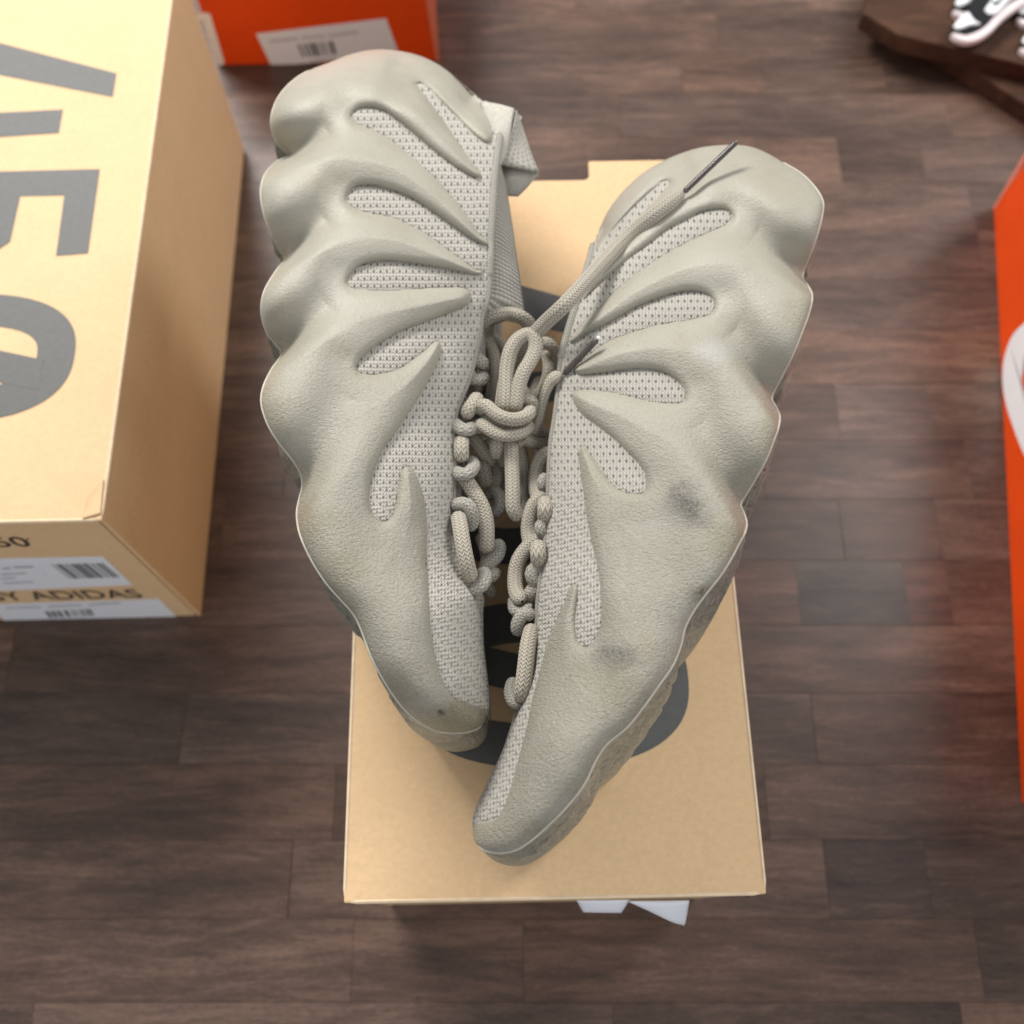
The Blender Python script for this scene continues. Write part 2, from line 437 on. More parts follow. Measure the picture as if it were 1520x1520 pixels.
# ------------------------------------------------------------------ shoe boxes (kraft)
def rrect(L, r=.003):
    return L
ZERO_O = [(.0825 + .059 * math.copysign(abs(math.cos(t))**.8, math.cos(t)), .0855 + .0355 * math.copysign(abs(math.sin(t))**.8, math.sin(t))) for t in np.linspace(0, 2 * math.pi, 72, endpoint=False)]
ZERO_I = [(.0825 + .041 * math.copysign(abs(math.cos(t))**.75, math.cos(t)), .0855 + .0175 * math.copysign(abs(math.sin(t))**.75, math.sin(t))) for t in np.linspace(0, 2 * math.pi, 72, endpoint=False)]
SLASH = [(.038, .0829), (.127, .1060), (.127, .0895), (.038, .0664)]
FIVE = [(.0254, .1960), (.0247, .1436), (.0405, .1424), (.0415, .1796), (.064, .1796)] + \
       [(.098 + .040 * math.cos(t), .1685 - .0305 * math.sin(t)) for t in np.linspace(2.55, .0, 14)] + \
       [(.138, .180), (.130, .199), (.118, .197), (.123, .182), (.121, .169)] + \
       [(.098 + .020 * math.cos(t), .1685 - .0135 * math.sin(t)) for t in np.linspace(.3, 2.9, 10)] + [(.079, .180), (.081, .1955)]
FOUR = [(.0245, .2604), (.0245, .2440), (.100, .2640), (.100, .2338), (.050, .2360), (.050, .2202), (.100, .2170), (.100, .207), (.117, .207), (.117, .2170), (.140, .2165), (.140, .2338), (.117, .2338), (.117, .2880), (.104, .2880)]

def kraft_box(label, fr, yaw, width, length, notch, left_edge):
    """fr = front corner on the floor; left_edge False: fr is the front right corner, panels open outwards"""
    t = thing('shoe_box', label, 'shoe box', (fr[0], fr[1], 0), 'kraft shoe boxes')
    ey = np.array([-math.sin(yaw), math.cos(yaw), 0.]); ex = np.array([math.cos(yaw), math.sin(yaw), 0.]); o = np.array([fr[0], fr[1], 0.])
    sx = -1
    def P(c, a, z): return tuple(o - ex * c + ey * a + np.array([0, 0, z]))       # c: leftwards from the right edge
    Hh = LID; th = .0022
    def panel(name, pts, vec, bev=.0007):
        b = bmesh.new(); prism(b, pts, vec); bevel_all(b, bev, 2); return bm_obj(name, b, M['card'], t)
    # top panel (lid)
    if notch:
        nw, nd, r = .030, .012, .003; cc = width / 2
        pts = [P(0, 0, Hh - th), P(width, 0, Hh - th), P(width, length, Hh - th), P(cc + nw, length, Hh - th)]
        for q in np.linspace(0, math.pi / 2, 4): pts.append(P(cc + nw - r + r * math.cos(q), length - nd + r - r * math.sin(q), Hh - th))
        for q in np.linspace(math.pi / 2, 0, 4): pts.append(P(cc - nw + r - r * math.cos(q), length - nd + r - r * math.sin(q), Hh - th))
        pts += [P(cc - nw, length, Hh - th), P(0, length, Hh - th)]
    else: pts = [P(0, 0, Hh - th), P(width, 0, Hh - th), P(width, length, Hh - th), P(0, length, Hh - th)]
    top = panel('top_panel', pts, (0, 0, th))
    g = .0012
    panel('side_panel', [P(.0006, g, 0), P(.0006 + th, g, 0), P(.0006 + th, length - g, 0), P(.0006, length - g, 0)], (0, 0, Hh - th - .0005))
    panel('side_panel', [P(width - .0006 - th, g, 0), P(width - .0006, g, 0), P(width - .0006, length - g, 0), P(width - .0006 - th, length - g, 0)], (0, 0, Hh - th - .0005))
    front = panel('front_panel', [P(th + .0016, .0014, 0), P(width - th - .0016, .0014, 0), P(width - th - .0016, .0014 + th, 0), P(th + .0016, .0014 + th, 0)], (0, 0, Hh - th - .0008))
    rb = .0145 if notch else .0012
    panel('back_panel', [P(th + .0016, length - rb - th, 0), P(width - th - .0016, length - rb - th, 0), P(width - th - .0016, length - rb, 0), P(th + .0016, length - rb, 0)], (0, 0, Hh - th - .0008))
    for q in ([P(.0004, .001, Hh - .0006), P(.0004, length / 2, Hh - .0006), P(.0004, length - .001, Hh - .0006)], [P(width - .0004, .001, Hh - .0006), P(width - .0004, length / 2, Hh - .0006), P(width - .0004, length - .001, Hh - .0006)], [P(.001, .0004, Hh - .0006), P(width / 2, .0004, Hh - .0006), P(width - .001, .0004, Hh - .0006)]):
        tube('worn_lit_edge', q, .0009, M['card_edge'], top, seg=8, step=.004)
    # printed numerals, read from the left edge with the box turned
    mt = frame(P(0, 0, Hh + .00025), -ex, ey)
    mt = Matrix.Translation(-Vector(top.parent.location)) @ mt if False else mt
    flat_shape('printed_numeral', [FOUR], M['ink'], top, mt)
    flat_shape('printed_numeral', [FIVE], M['ink'], top, mt)
    zr = flat_shape('printed_numeral', [ZERO_O, ZERO_I], M['ink'], top, mt)
    flat_shape('numeral_slash', [SLASH], M['ink'], top, Matrix.Translation((0, 0, .0001)) @ mt)
    return t, P, top, front, ex, ey
YAW1 = math.radians(1.15)
box1, P1, top1, front1, ex1, ey1 = kraft_box('kraft cardboard shoe box in the middle, carrying the pair of sneakers', (.0997, .0093), YAW1, .1655, .359, True, True)
YAW2 = math.radians(1.3)
box2, P2, top2, front2, ex2, ey2 = kraft_box('kraft cardboard shoe box with big grey numerals at the left edge', (-.184, .1664), YAW2, .165, .350, False, False)

# front print and labels of the left box (points found on its front plane)
On = np.array(P2(0, .0014, 0)); Nn = -ey2
def fp(px, py, off=.0002): return on_plane(np.array([[px, py]]), On, Nn, off)[0]
def quad_print(name, pts, off, mat, parent, th=.00015):
    b = bmesh.new(); prism(b, [tuple(fp(x, y, off)) for x, y in pts], tuple(Nn * th)); return bm_obj(name, b, mat, parent)
lab1 = quad_print('label', [(-120, 831), (153, 826), (197, 868), (-95, 881)], .0001, M['label'], front2)
lab2 = quad_print('label', [(-12, 897), (236, 889), (262, 915), (11, 928)], .0001, M['label'], front2)
def lerp(a, b, t): return (a[0] + (b[0] - a[0]) * t, a[1] + (b[1] - a[1]) * t)
def barcode(tl, tr, br, bl, n, parent, fn, seed, fill=.5):
    rnd = random.Random(seed); x = 0; b = bmesh.new(); tot = []
    while x < 1:
        w = rnd.choice((.6, 1, 1.6)) / n; tot.append((x, min(1, x + w))); x += w + rnd.choice((.6, .9, 1.5)) / n
    for i, (u0, u1) in enumerate(tot):
        q = [lerp(tl, tr, u0), lerp(tl, tr, u1), lerp(bl, br, u1), lerp(bl, br, u0)]
        vs = [b.verts.new(fn(*p)) for p in q]; b.faces.new(vs)
    return bm_obj('barcode', b, M['bar'], parent)
barcode((76, 838), (152, 836), (178, 857), (104, 859), 26, front2, lambda x, y: tuple(fp(x, y, .0004)), 3)
barcode((66, 908), (134, 904), (140, 914), (74, 917), 20, front2, lambda x, y: tuple(fp(x, y, .0004)), 5)
def text_lines(lines, parent, fn, mat):
    b = bmesh.new()
    for (x0, y0, x1, y1, hgt) in lines:
        vs = [b.verts.new(fn(*p)) for p in ((x0, y0), (x1, y1), (x1 + hgt, y1 + hgt), (x0 + hgt, y0 + hgt))]; b.faces.new(vs)
    return bm_obj('small_print', b, mat, parent)
text_lines([(2, 843, 14, 842, 3), (18, 841, 48, 840, 3), (0, 852, 38, 850, 2), (0, 858, 22, 857, 2), (4, 865, 48, 863, 2), (58, 840, 70, 858, 1)], front2, lambda x, y: tuple(fp(x, y, .0004)), M['faint'])
text_lines([(8, 902, 60, 900, 2), (70, 900, 120, 897, 2), (130, 897, 178, 894, 2)], front2, lambda x, y: tuple(fp(x, y, .0004)), M['faint'])
def front_text(body, px, py, hgt, sx=1.0, bold=0.0):
    p = fp(px, py, .0003); mt = frame(p, ex2, (0, 0, 1)) @ Matrix.Diagonal((hgt * sx, hgt, hgt, 1)); return text_mesh('printed_text', body, M['ink2'], front2, mt, bold)
h_by = 0.030
front_text('BY ADIDAS', 215, 887, .0215, .80, .006)
front_text('450', 51, 811, .0185, .95, .006)
b = bmesh.new()
for q in ([(35, 807), (37, 807), (43, 799), (41, 799)],):
    b.faces.new([b.verts.new(tuple(fp(x, y, .0003))) for x, y in q])
bm_obj('zero_slash', b, M['ink2'], front2)
# crushed corner flap of the left box
b = bmesh.new()
pts = [P2(.0005, .003, LID + .0003), P2(.0085, .0005, LID + .0003), P2(.007, .012, LID + .0009), P2(.0012, .020, LID + .0003)]
prism(b, pts, (0, 0, .0008)); bevel_all(b, .0003, 1); bm_obj('creased_corner', b, M['card'], top2)

# label sheet hanging off the front of the centre box
b = bmesh.new()
def grid_patch(c00, c10, c11, c01, nu, nv, bulge=(0, 0, 0), fn=None):
    c00, c10, c11, c01 = (np.array(c, float) for c in (c00, c10, c11, c01)); u = np.linspace(0, 1, nu)[:, None, None]; v = np.linspace(0, 1, nv)[None, :, None]
    Pt = (c00 * (1 - u) + c10 * u) * (1 - v) + (c01 * (1 - u) + c11 * u) * v
    Pt = Pt + np.array(bulge) * np.sin(np.pi * u) * np.sin(np.pi * v)
    return Pt
def patch_obj(name, Pt, mat, parent, th=.0004, uvs=1.0, swap=False):
    nu, nv = Pt.shape[:2]; du = np.gradient(Pt, axis=0); dv = np.gradient(Pt, axis=1); N = np.cross(du, dv); N /= (np.linalg.norm(N, axis=-1)[..., None] + 1e-12)
    A = Pt.reshape(-1, 3); B = (Pt - N * th).reshape(-1, 3); n = nu * nv
    q = grid_faces(nu, nv); ring = [i * nv for i in range(nu)] + [(nu - 1) * nv + j for j in range(1, nv)] + [i * nv + nv - 1 for i in range(nu - 2, -1, -1)] + [j for j in range(nv - 2, 0, -1)]
    side = np.array([[ring[i], ring[(i + 1) % len(ring)], ring[(i + 1) % len(ring)] + n, ring[i] + n] for i in range(len(ring))])
    Fq = np.vstack([q, q[:, ::-1] + n, side])
    uu, vv = np.meshgrid(np.linspace(0, 1, nu), np.linspace(0, 1, nv), indexing='ij')
    Lu = np.linalg.norm(Pt[-1, 0] - Pt[0, 0]); Lv = np.linalg.norm(Pt[0, -1] - Pt[0, 0])
    uv = np.stack([uu * Lu, vv * Lv], -1).reshape(-1, 2) * 41.0 * uvs
    if swap: uv = uv[:, ::-1]
    return link(name, mesh_np(name, np.vstack([A, B]), Fq, True, np.vstack([uv, uv])), mat, parent)
patch_obj('hanging_label', grid_patch(at(932, 1337, .150), at(1023, 1336, .150), at(1016, 1373, .128), at(1004, 1369, .128), 14, 8, (0, -.002, 0)), M['label'], front1)
patch_obj('hanging_label', grid_patch(at(856, 1336, .150), at(934, 1335, .150), at(922, 1354, .136), at(866, 1353, .136), 12, 8, (0, -.001, 0)), M['label'], front1)
b = bmesh.new(); prism(b, [tuple(np.array(P1(c, .0012, z))) for c, z in ((.055, .146), (.078, .146), (.078, .118), (.055, .118))], tuple(-ey1 * .0002)); bm_obj('label', b, M['label'], front1)

# ------------------------------------------------------------------ orange boxes
def orange_box(label, c0, dirx, w, depth, h, up_lid=.0):
    """c0 = front corner on the floor, dirx along the visible face, box extends to its left-hand side (ccw)"""
    t = thing('shoe_box', label, 'shoe box', (c0[0], c0[1], 0), 'orange shoe boxes')
    e = np.array([dirx[0], dirx[1], 0.]); e /= np.linalg.norm(e); f = np.array([-e[1], e[0], 0.]); o = np.array([c0[0], c0[1], 0.])
    def P(a, d, z): return tuple(o + e * a + f * d + np.array([0, 0, z]))
    th = .002
    for nm, pts in (('front_panel', [P(0, 0, 0), P(w, 0, 0), P(w, th, 0), P(0, th, 0)]), ('back_panel', [P(0, depth - th, 0), P(w, depth - th, 0), P(w, depth, 0), P(0, depth, 0)]),
                    ('side_panel', [P(.0003, th + .0003, 0), P(th, th + .0003, 0), P(th, depth - th - .0003, 0), P(.0003, depth - th - .0003, 0)]), ('side_panel', [P(w - th, th + .0003, 0), P(w - .0003, th + .0003, 0), P(w - .0003, depth - th - .0003, 0), P(w - th, depth - th - .0003, 0)])):
        b = bmesh.new(); prism(b, pts, (0, 0, h)); bevel_all(b, .0006, 2); bm_obj(nm, b, M['orange'], t)
    b = bmesh.new(); prism(b, [P(-.003, -.003, h + .0005), P(w + .003, -.003, h + .0005), P(w + .003, depth + .003, h + .0005), P(-.003, depth + .003, h + .0005)], (0, 0, .004)); bevel_all(b, .001, 2)
    bm_obj('lid', b, M['orange'], t)
    return t, P, e, f, o
A0 = at(326, 97, 0); A1 = at(648, 90, 0)
ob1, PO1, e1, f1, o1 = orange_box('orange shoe box with a white barcode label, behind the left sneaker', (A0[0], A0[1]), (A1 - A0)[:2], float(np.linalg.norm((A1 - A0)[:2])), .30, .115)
front_o1 = [c for c in ob1.children if c.name.startswith('front_panel')][0]
def op(px, py, off=.0002): return tuple(on_plane(np.array([[px, py]]), o1, -f1, off)[0])
b = bmesh.new(); prism(b, [op(380, 50), op(573, 27), op(593, 82), op(403, 98)], tuple(-f1 * .0002)); bm_obj('label', b, M['label'], front_o1)
barcode((441, 66), (494, 61), (500, 80), (450, 85), 16, front_o1, lambda x, y: op(x, y, .0006), 9)
text_lines([(398, 60, 440, 56, 3), (446, 55, 480, 52, 3), (486, 52, 530, 46, 3), (460, 90, 500, 86, 2)], front_o1, lambda x, y: op(x, y, .0006), M['faint'])
# outlined bracket logo at the left end of that box
br = [(262, 20), (308, 19), (312, 21), (333, 92), (331, 97), (322, 97), (302, 30), (266, 30)]
b = bmesh.new(); b.faces.new([b.verts.new(op(x, y, .0004)) for x, y in br]); bm_obj('printed_bracket', b, M['white'], front_o1)
b = bmesh.new(); prism(b, [op(631, -6, .0003), op(646, -6, .0003), op(652, 90, .0003), op(647, 90, .0003)], tuple(-f1 * .0004)); bm_obj('worn_lit_edge', b, M['orange_edge'], front_o1)  # lit side face painted as a paler strip on the front

B0 = at(1475, 310, 0); B1 = at(1516, 1192, 0)
ob2, PO2, e2, f2, o2 = orange_box('orange shoe box with a white curved logo, cut off by the right edge', (B0[0], B0[1]), (B1 - B0)[:2], float(np.linalg.norm((B1 - B0)[:2])), .24, .125)
front_o2 = [c for c in ob2.children if c.name.startswith('front_panel')][0]
def oq(px, py, off=.0003): return tuple(on_plane(np.array([[px, py]]), o2, -f2, off)[0])
outer = catmull([(1560, 452), (1520, 480), (1503, 498), (1491, 530), (1488, 566), (1493, 599), (1504, 634), (1520, 674), (1545, 715), (1580, 760)], 5)
inner = catmull([(1590, 735), (1560, 690), (1535, 645), (1522, 600), (1517, 566), (1519, 535), (1527, 512), (1560, 480)], 5)
b = bmesh.new(); b.faces.new([b.verts.new(oq(x, y)) for x, y in np.vstack([outer, inner])]); bmesh.ops.triangulate(b, faces=b.faces); bm_obj('printed_curve', b, M['white'], front_o2)
b = bmesh.new(); prism(b, [oq(1473.5, 311, .0001), oq(1477.5, 310, .0001), oq(1532, 219, .0001), oq(1527, 219, .0001)], tuple(-f2 * .0004)); bm_obj('worn_lit_edge', b, M['orange_edge'], front_o2)  # paler strip along the far upright edge

# ------------------------------------------------------------------ walnut boards and toy sneakers at the top right
def board(label, pts, z, th):
    c = np.mean(pts, axis=0)
    b = bmesh.new(); prism(b, [(p[0] - c[0], p[1] - c[1], 0) for p in pts], (0, 0, th)); bevel_all(b, .0012, 2)
    o = bm_obj('display_board', b, M['board']); o.location = (c[0], c[1], z); o.color = (1, 1, 1, 1)
    o['label'] = label; o['category'] = 'board'; o['group'] = 'stacked walnut boards'; return o
ZB = .0305
q0, q1, q2 = at(1281, 19, ZB), at(1336, 52, ZB), at(1560, 105, ZB)
dq = (q2 - q1); dq /= np.linalg.norm(dq); pq = np.array([-dq[1], dq[0], 0])
board('upper walnut board under the toy sneakers, dark brown', [q0[:2], q1[:2], (q1 + dq * .34)[:2], (q1 + dq * .34 + pq * .2)[:2], (q0 + pq * .18)[:2]], .0155, .0150)
r1, r2 = at(1372, 88, .0), at(1520, 186, .0)
dr = (r2 - r1); dr /= np.linalg.norm(dr); pr = np.array([-dr[1], dr[0], 0]); r0 = r1 - dr * .030
board('lower walnut board, its edge showing below the upper one', [r0[:2], (r0 + dr * .36)[:2], (r0 + dr * .36 + pr * .2)[:2], (r0 + pr * .2)[:2]], .0003, .0150)

def toy(label, ox, oy, sc, z, extra=True):
    """small layered rubber sneaker lying on its side; outline in local photo units, toe lower left"""
    p0 = at(ox, oy, z)
    t = thing('toy_sneaker', label, 'toy sneaker', tuple(p0), 'toy sneakers on the walnut boards')
    def lay(name, pts, z0, z1, mat):
        c = catmull(pts, 2.0, True) if len(pts) > 5 else np.array(pts)
        k = .00048 * sc
        b = bmesh.new(); prism(b, [(p0[0] + x * k, p0[1] - y * k * 1.24, z + z0) for x, y in c], (0, 0, z1 - z0))
        bmesh.ops.recalc_face_normals(b, faces=b.faces)
        ed = [e for e in b.edges if all(v.co.z > z + z1 - 1e-5 for v in e.verts)]
        bmesh.ops.bevel(b, geom=ed, offset=.0007, segments=2, affect='EDGES'); bmesh.ops.recalc_face_normals(b, faces=b.faces)
        return bm_obj(name, b, mat, t)
    lay('sole', [(-2, 0), (2, 7), (16, 13), (36, 9), (56, -3), (80, -24), (110, -44), (140, -60), (134, -72), (104, -55), (76, -38), (52, -14), (34, -3), (16, 2), (2, -2)], 0, .0040, M['rub_pink'])
    lay('upper', [(0, -2), (8, 1), (22, 0), (44, -9), (62, -24), (84, -42), (112, -58), (136, -74), (120, -100), (96, -96), (70, -80), (50, -70), (36, -52), (24, -30), (8, -16)], .0, .0052, M['rub_black'])
    lay('toe_cap', [(1, -8), (4, -4), (12, -5), (26, -10), (41, -12), (33, -18), (26, -31), (20, -28), (8, -17)], .0053, .0062, M['rub_white'])
    lay('side_panel', [(52, -33), (57, -28), (66, -28), (90, -48), (112, -64), (104, -76), (80, -62), (64, -48)], .0053, .0061, M['rub_white'])
    lay('logo_stripe', [(64, -42), (70, -40), (82, -50), (96, -62), (94, -65), (80, -54), (71, -46), (67, -47)], .0062, .0066, M['rub_black'])
    return t
ZT = .0306
toy('black and white toy sneaker, nearest the tip of the boards', 1412, 56, 1.0, ZT + .0068)
toy('toy sneaker half hidden behind the nearest toy sneaker', 1414, 22, 1.0, ZT)
toy('toy sneaker cut off at the right edge, upper of two', 1508, 34, 1.0, ZT)
toy('toy sneaker cut off at the right edge, lower of two', 1513, 78, 1.0, ZT)

# ------------------------------------------------------------------ sneakers
def Z(ox, oy, sc, L): return [(ox + x / sc, oy + y / sc) for x, y in L]
z1 = lambda L: Z(380, 60, 3.4545, L)
z2 = lambda L: Z(380, 440, 3.4545, L)
z3 = lambda L: Z(420, 740, 3.8, L)
z4 = lambda L: Z(800, 190, 3.4545, L)
z5 = lambda L: Z(740, 560, 3.4545, L)
z6 = lambda L: Z(680, 880, 3.4545, L)
z7 = lambda L: Z(640, 440, 5.846, L)
z8 = lambda L: Z(640, 640, 5.846, L)

def smooth1(a, k):
    ker = np.exp(-np.linspace(-2, 2, 2 * k + 1)**2); ker /= ker.sum()
    return np.convolve(np.pad(a, k, mode='edge'), ker, 'valid')

class Shoe: pass
def build_shoe(label, outer, inner, anchors, bound, valleys, n, zmid, cage_mat, tongue_rows, edge_lift):
    S = Shoe(); NR, NC = 480, 190
    n = np.array(n, float); n /= np.linalg.norm(n); S.n = n
    OL, IL = catmull(outer, 2.5), catmull(inner, 2.5); so, si = arclen(OL), arclen(IL)
    def par(L, s, p): return s[np.argmin(((L - np.array(p))**2).sum(1))]
    A = np.array([[par(OL, so, a[0]), par(IL, si, a[1]), *a[2:]] for a in anchors])
    A[0, :2] = 0; A[-1, 0] = so[-1]; A[-1, 1] = si[-1]
    for j in (0, 1): A[:, j] = np.maximum.accumulate(A[:, j] + np.arange(len(A)) * 1e-4)
    # row parameter: mean of both arcs
    key = (A[:, 0] / so[-1] + A[:, 1] / si[-1]) / 2; key = (key - key[0]) / (key[-1] - key[0])
    s = np.linspace(0, 1, NR)
    fo = smooth1(np.interp(s, key, A[:, 0]), 6); fi = smooth1(np.interp(s, key, A[:, 1]), 6)
    fo[0], fi[0], fo[-1], fi[-1] = 0, 0, so[-1], si[-1]
    prm = [smooth1(np.interp(s, key, A[:, j]), 12) for j in range(2, A.shape[1])]
    Sin, So, Tt, Q, R = [p[:, None] for p in prm]
    So = So + edge_lift * (Sin - So)
    PO = np.stack([np.interp(fo, so, OL[:, i]) for i in (0, 1)], -1); PI = np.stack([np.interp(fi, si, IL[:, i]) for i in (0, 1)], -1)
    w = np.linspace(0, 1, NC)[None, :]; w = w * .75 + .25 * w**2 * (3 - 2 * w)
    PX = PO[:, None] * (1 - w[..., None]) + PI[:, None] * w[..., None]
    flat = PX.reshape(-1, 2)
    BL = catmull(bound, 4.0)
    dk = seg_dist(flat, BL); ins = inside(flat, np.vstack([OL[::2], BL])); ins = ins.reshape(NR, NC); ins[:, :4] |= ins[:, 5:6] | (dk.reshape(NR, NC)[:, :4] > 25); dk = np.where(ins, dk.reshape(NR, NC), -dk.reshape(NR, NC))
    do = seg_dist(flat, OL).reshape(NR, NC); do = np.maximum(do - do[:, :1], 0)
    ell = np.sqrt(np.clip(1 - (1 - np.clip(do / R, 0, 1))**2, 0, 1))
    Hin = Tt + (Sin - Tt) * np.clip(1 - w**2.4, 0, 1)**Q
    # valleys between the lobes: gentle on the heel side, steep on the toe side
    val = np.zeros((NR, NC))
    for (notch, tip, dn, dt, wu, wl) in valleys:
        a, b = np.array(notch, float), np.array(tip, float); ab = b - a; L = np.linalg.norm(ab); ab /= L
        rel = PX - a; t = (rel @ ab) / L; q = rel[..., 0] * ab[1] - rel[..., 1] * ab[0]
        sgn = 1.0 if (0 * ab[1] - (-1) * ab[0]) > 0 else -1.0       # positive q = towards the heel (up in the photo)
        q = q * sgn
        tc_ = np.clip(t, -.3, 1); tc1 = np.clip(tc_, 0, 1); depth = dt + (dn - dt) * (1 - tc1)**2.2; wl = wl * (1 + 2.6 * tc1)
        fade = np.where(t > 1, np.exp(-((t - 1) * L / 26)**2), 1.0)
        prof = np.where(q > 0, np.exp(-(q / (wu * (1 - .35 * np.clip(t, 0, 1))))**2), np.exp(-(q / wl)**2))
        val = np.maximum(val, depth * fade * prof)
    base = Hin * (1 - (1 - So / Sin) * (1 - ell))
    base = np.maximum(base, .0004)
    lip = .0023 * np.sqrt(np.clip(1 - (1 - np.clip(dk / 12, 0, 1))**2, 0, 1)) + .0058 * (1 - np.exp(-np.clip(dk, 0, None) / 30))
    lim = np.clip(base / .02, .15, 1)
    Hc = np.where(dk > 0, base + (lip - val * np.clip(dk / 42, 0, 1)**.8) * lim, base - .00016 * np.abs(dk))
    ke = np.clip(do / 45, 0, 1); Hsm = np.stack([smooth1(Hc[:, j], 3) for j in range(NC)], -1)
    Hc = np.maximum(Hc * ke + Hsm * (1 - ke), .0006)
    Hk = np.maximum(base - val * .0 + .0010 * (1 - np.exp(-np.clip(-dk, 0, None) / 12)) * lim - np.clip(dk, 0, 12) * .0004, .0003)
    O = np.array([0, 0, zmid]); S.O = O
    up = lambda H: (lambda d: CAMP + d * (((H - np.dot(CAMP - O, n)) / (d @ n))[..., None]))(rays(PX))
    VC, VK = up(Hc), up(Hk)
    S.PX, S.VC, S.VK, S.dk, S.Hk, S.Hc = PX, VC, VK, dk, Hk, Hc
    t = thing('sneaker', label, 'sneaker', tuple(VC[NR // 2, 0] * np.array([1, 1, 0]) + np.array([0, 0, LID])), 'the pair of sneakers on the middle box'); S.t = t
    uv = (PX / 100).reshape(-1, 2)
    def sheet(name, V, H, keep, mat, med):
        st = 2 if med else 1
        V, H, kp, u = V[::st, ::st], H[::st, ::st], keep[::st, ::st], (PX / 100)[::st, ::st].reshape(-1, 2)
        if med: V = V - 2 * H[..., None] * n
        nr, nc = V.shape[:2]; q = grid_faces(nr, nc, flip=med); kf = kp.reshape(-1)[q].any(1)
        v2, f2_, u2 = drop(V.reshape(-1, 3), q[kf], u)
        o = link(name, mesh_np(name, v2, f2_, True, u2), mat, t); return o
    sheet('cage', VC, Hc, dk > -7, cage_mat, False)['label'] = 'smooth rubber cage with finger-like ribs'
    sheet('cage', VC, Hc, dk > -9, cage_mat, True)
    sheet('knit_upper', VK, Hk, dk < 11, M['knit'], False)
    sheet('knit_upper', VK, Hk, dk < 14, M['knit'], True)
    # outsole strip between the two scalloped edges
    b = (VC[:, -1] - VC[:, 0]).mean(0); b = b - n * b.dot(n); b /= np.linalg.norm(b); S.b = b
    a_ax = np.cross(b, n); S.a = a_ax
    PL, HL = VC[:, 0], Hc[:, 0]; K = 25; kk = np.linspace(0, 1, K)[None, :, None]
    PS, HS = PL, HL
    mixk = np.clip(np.minimum(kk, 1 - kk) * 8, 0, 1)
    V = (PL[:, None] - 2 * HL[:, None, None] * n * kk) * (1 - mixk) + (PS[:, None] - 2 * HS[:, None, None] * n * kk) * mixk
    rr = np.arange(NR)[:, None, None]
    tread = (.0010 * np.sin(rr * .5 + 5 * np.sin(kk * 7 + rr * .04)) + .0020) * np.sin(kk * np.pi)**.8 * np.clip(HS / .03, 0, 1)[:, None, None]
    V = V - b * tread
    uvs = np.stack(np.broadcast_arrays(np.arange(NR)[:, None] * .03, kk[..., 0] * 3), -1).reshape(-1, 2)
    link('outsole', mesh_np('outsole', V.reshape(-1, 3), grid_faces(NR, K, flip=True), True, uvs), M['sole'], t)
    tube('sole_rim', (PL - n * .0003)[4:-60:3], .00062, M['rim'], t, seg=8, step=.002)
    for r, fl_ in ((0, True), (NR - 1, False)):
        Vb = np.stack([VC[r], VC[r] - Hc[r][:, None] * n - (b * 0), VC[r] - 2 * Hc[r][:, None] * n], 0)
        link('bumper', mesh_np('bumper', Vb.reshape(-1, 3), grid_faces(3, NC, flip=fl_), True, np.tile(PX[r] / 100, (3, 1))), cage_mat, t)
    # throat: tongue panel, lining, collar
    HI = Hk[:, -1]; PIa = VK[:, -1]
    r0, r1 = tongue_rows; r0, r1 = int(r0 * NR), int(r1 * NR); Kt = 30; kk = np.linspace(0, 1, Kt)[None, :, None]
    env = np.sin(np.clip((np.arange(r0, r1) - r0) / 40, 0, 1) * np.pi / 2)[:, None, None]
    V = PIa[r0:r1, None] - 2 * HI[r0:r1, None, None] * n * kk + b * (.0035 * np.sin(kk * np.pi) * env - .0025 * env)
    ul = arclen(PIa[r0:r1])[:, None] * 41
    uvt = np.stack(np.broadcast_arrays(kk[..., 0] * 1.6, ul), -1).reshape(-1, 2)
    link('tongue', mesh_np('tongue', V.reshape(-1, 3), grid_faces(r1 - r0, Kt, flip=True), True, uvt), M['rib'], t)
    e0 = r0 + 14; kv = np.linspace(0, 1, 12)[None, :, None]
    V = PIa[:e0, None] - 2 * HI[:e0, None, None] * n * kv + b * np.sin(kv * np.pi) * HI[:e0, None, None] * .45
    uvv = np.stack(np.broadcast_arrays(PX[:e0, -1:, 0] / 100 + kv[..., 0] * .3, PX[:e0, -1:, 1] / 100), -1).reshape(-1, 2)
    link('vamp_ridge', mesh_np('vamp_ridge', V.reshape(-1, 3), grid_faces(e0, 12, flip=True), True, uvv), M['knit'], t)
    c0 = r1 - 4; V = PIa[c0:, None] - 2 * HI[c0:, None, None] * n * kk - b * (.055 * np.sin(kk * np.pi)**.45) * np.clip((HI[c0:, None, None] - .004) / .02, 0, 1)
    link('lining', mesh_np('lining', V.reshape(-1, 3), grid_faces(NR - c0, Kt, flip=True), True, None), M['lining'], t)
    tube('collar_edge', PIa[r1 - 30::4], .0017, M['loop'], t, seg=10, step=.002)
    tube('collar_edge', (PIa - 2 * HI[:, None] * n)[r1 - 30::4], .0017, M['loop'], t, seg=10, step=.002)
    tube('eyestay_edge', PIa[r0 + 6:r1 - 24:4], .0011, M['loop'], t, seg=10, step=.002)
    tube('eyestay_edge', (PIa - 2 * HI[:, None] * n)[r0 + 6:r1 - 24:4], .0011, M['loop'], t, seg=10, step=.002)
    S.PI, S.HI, S.NR = PIa, HI, NR
    S.low = min((VC - 2 * Hc[..., None] * n)[..., 2].min(), VC[..., 2].min())
    return S
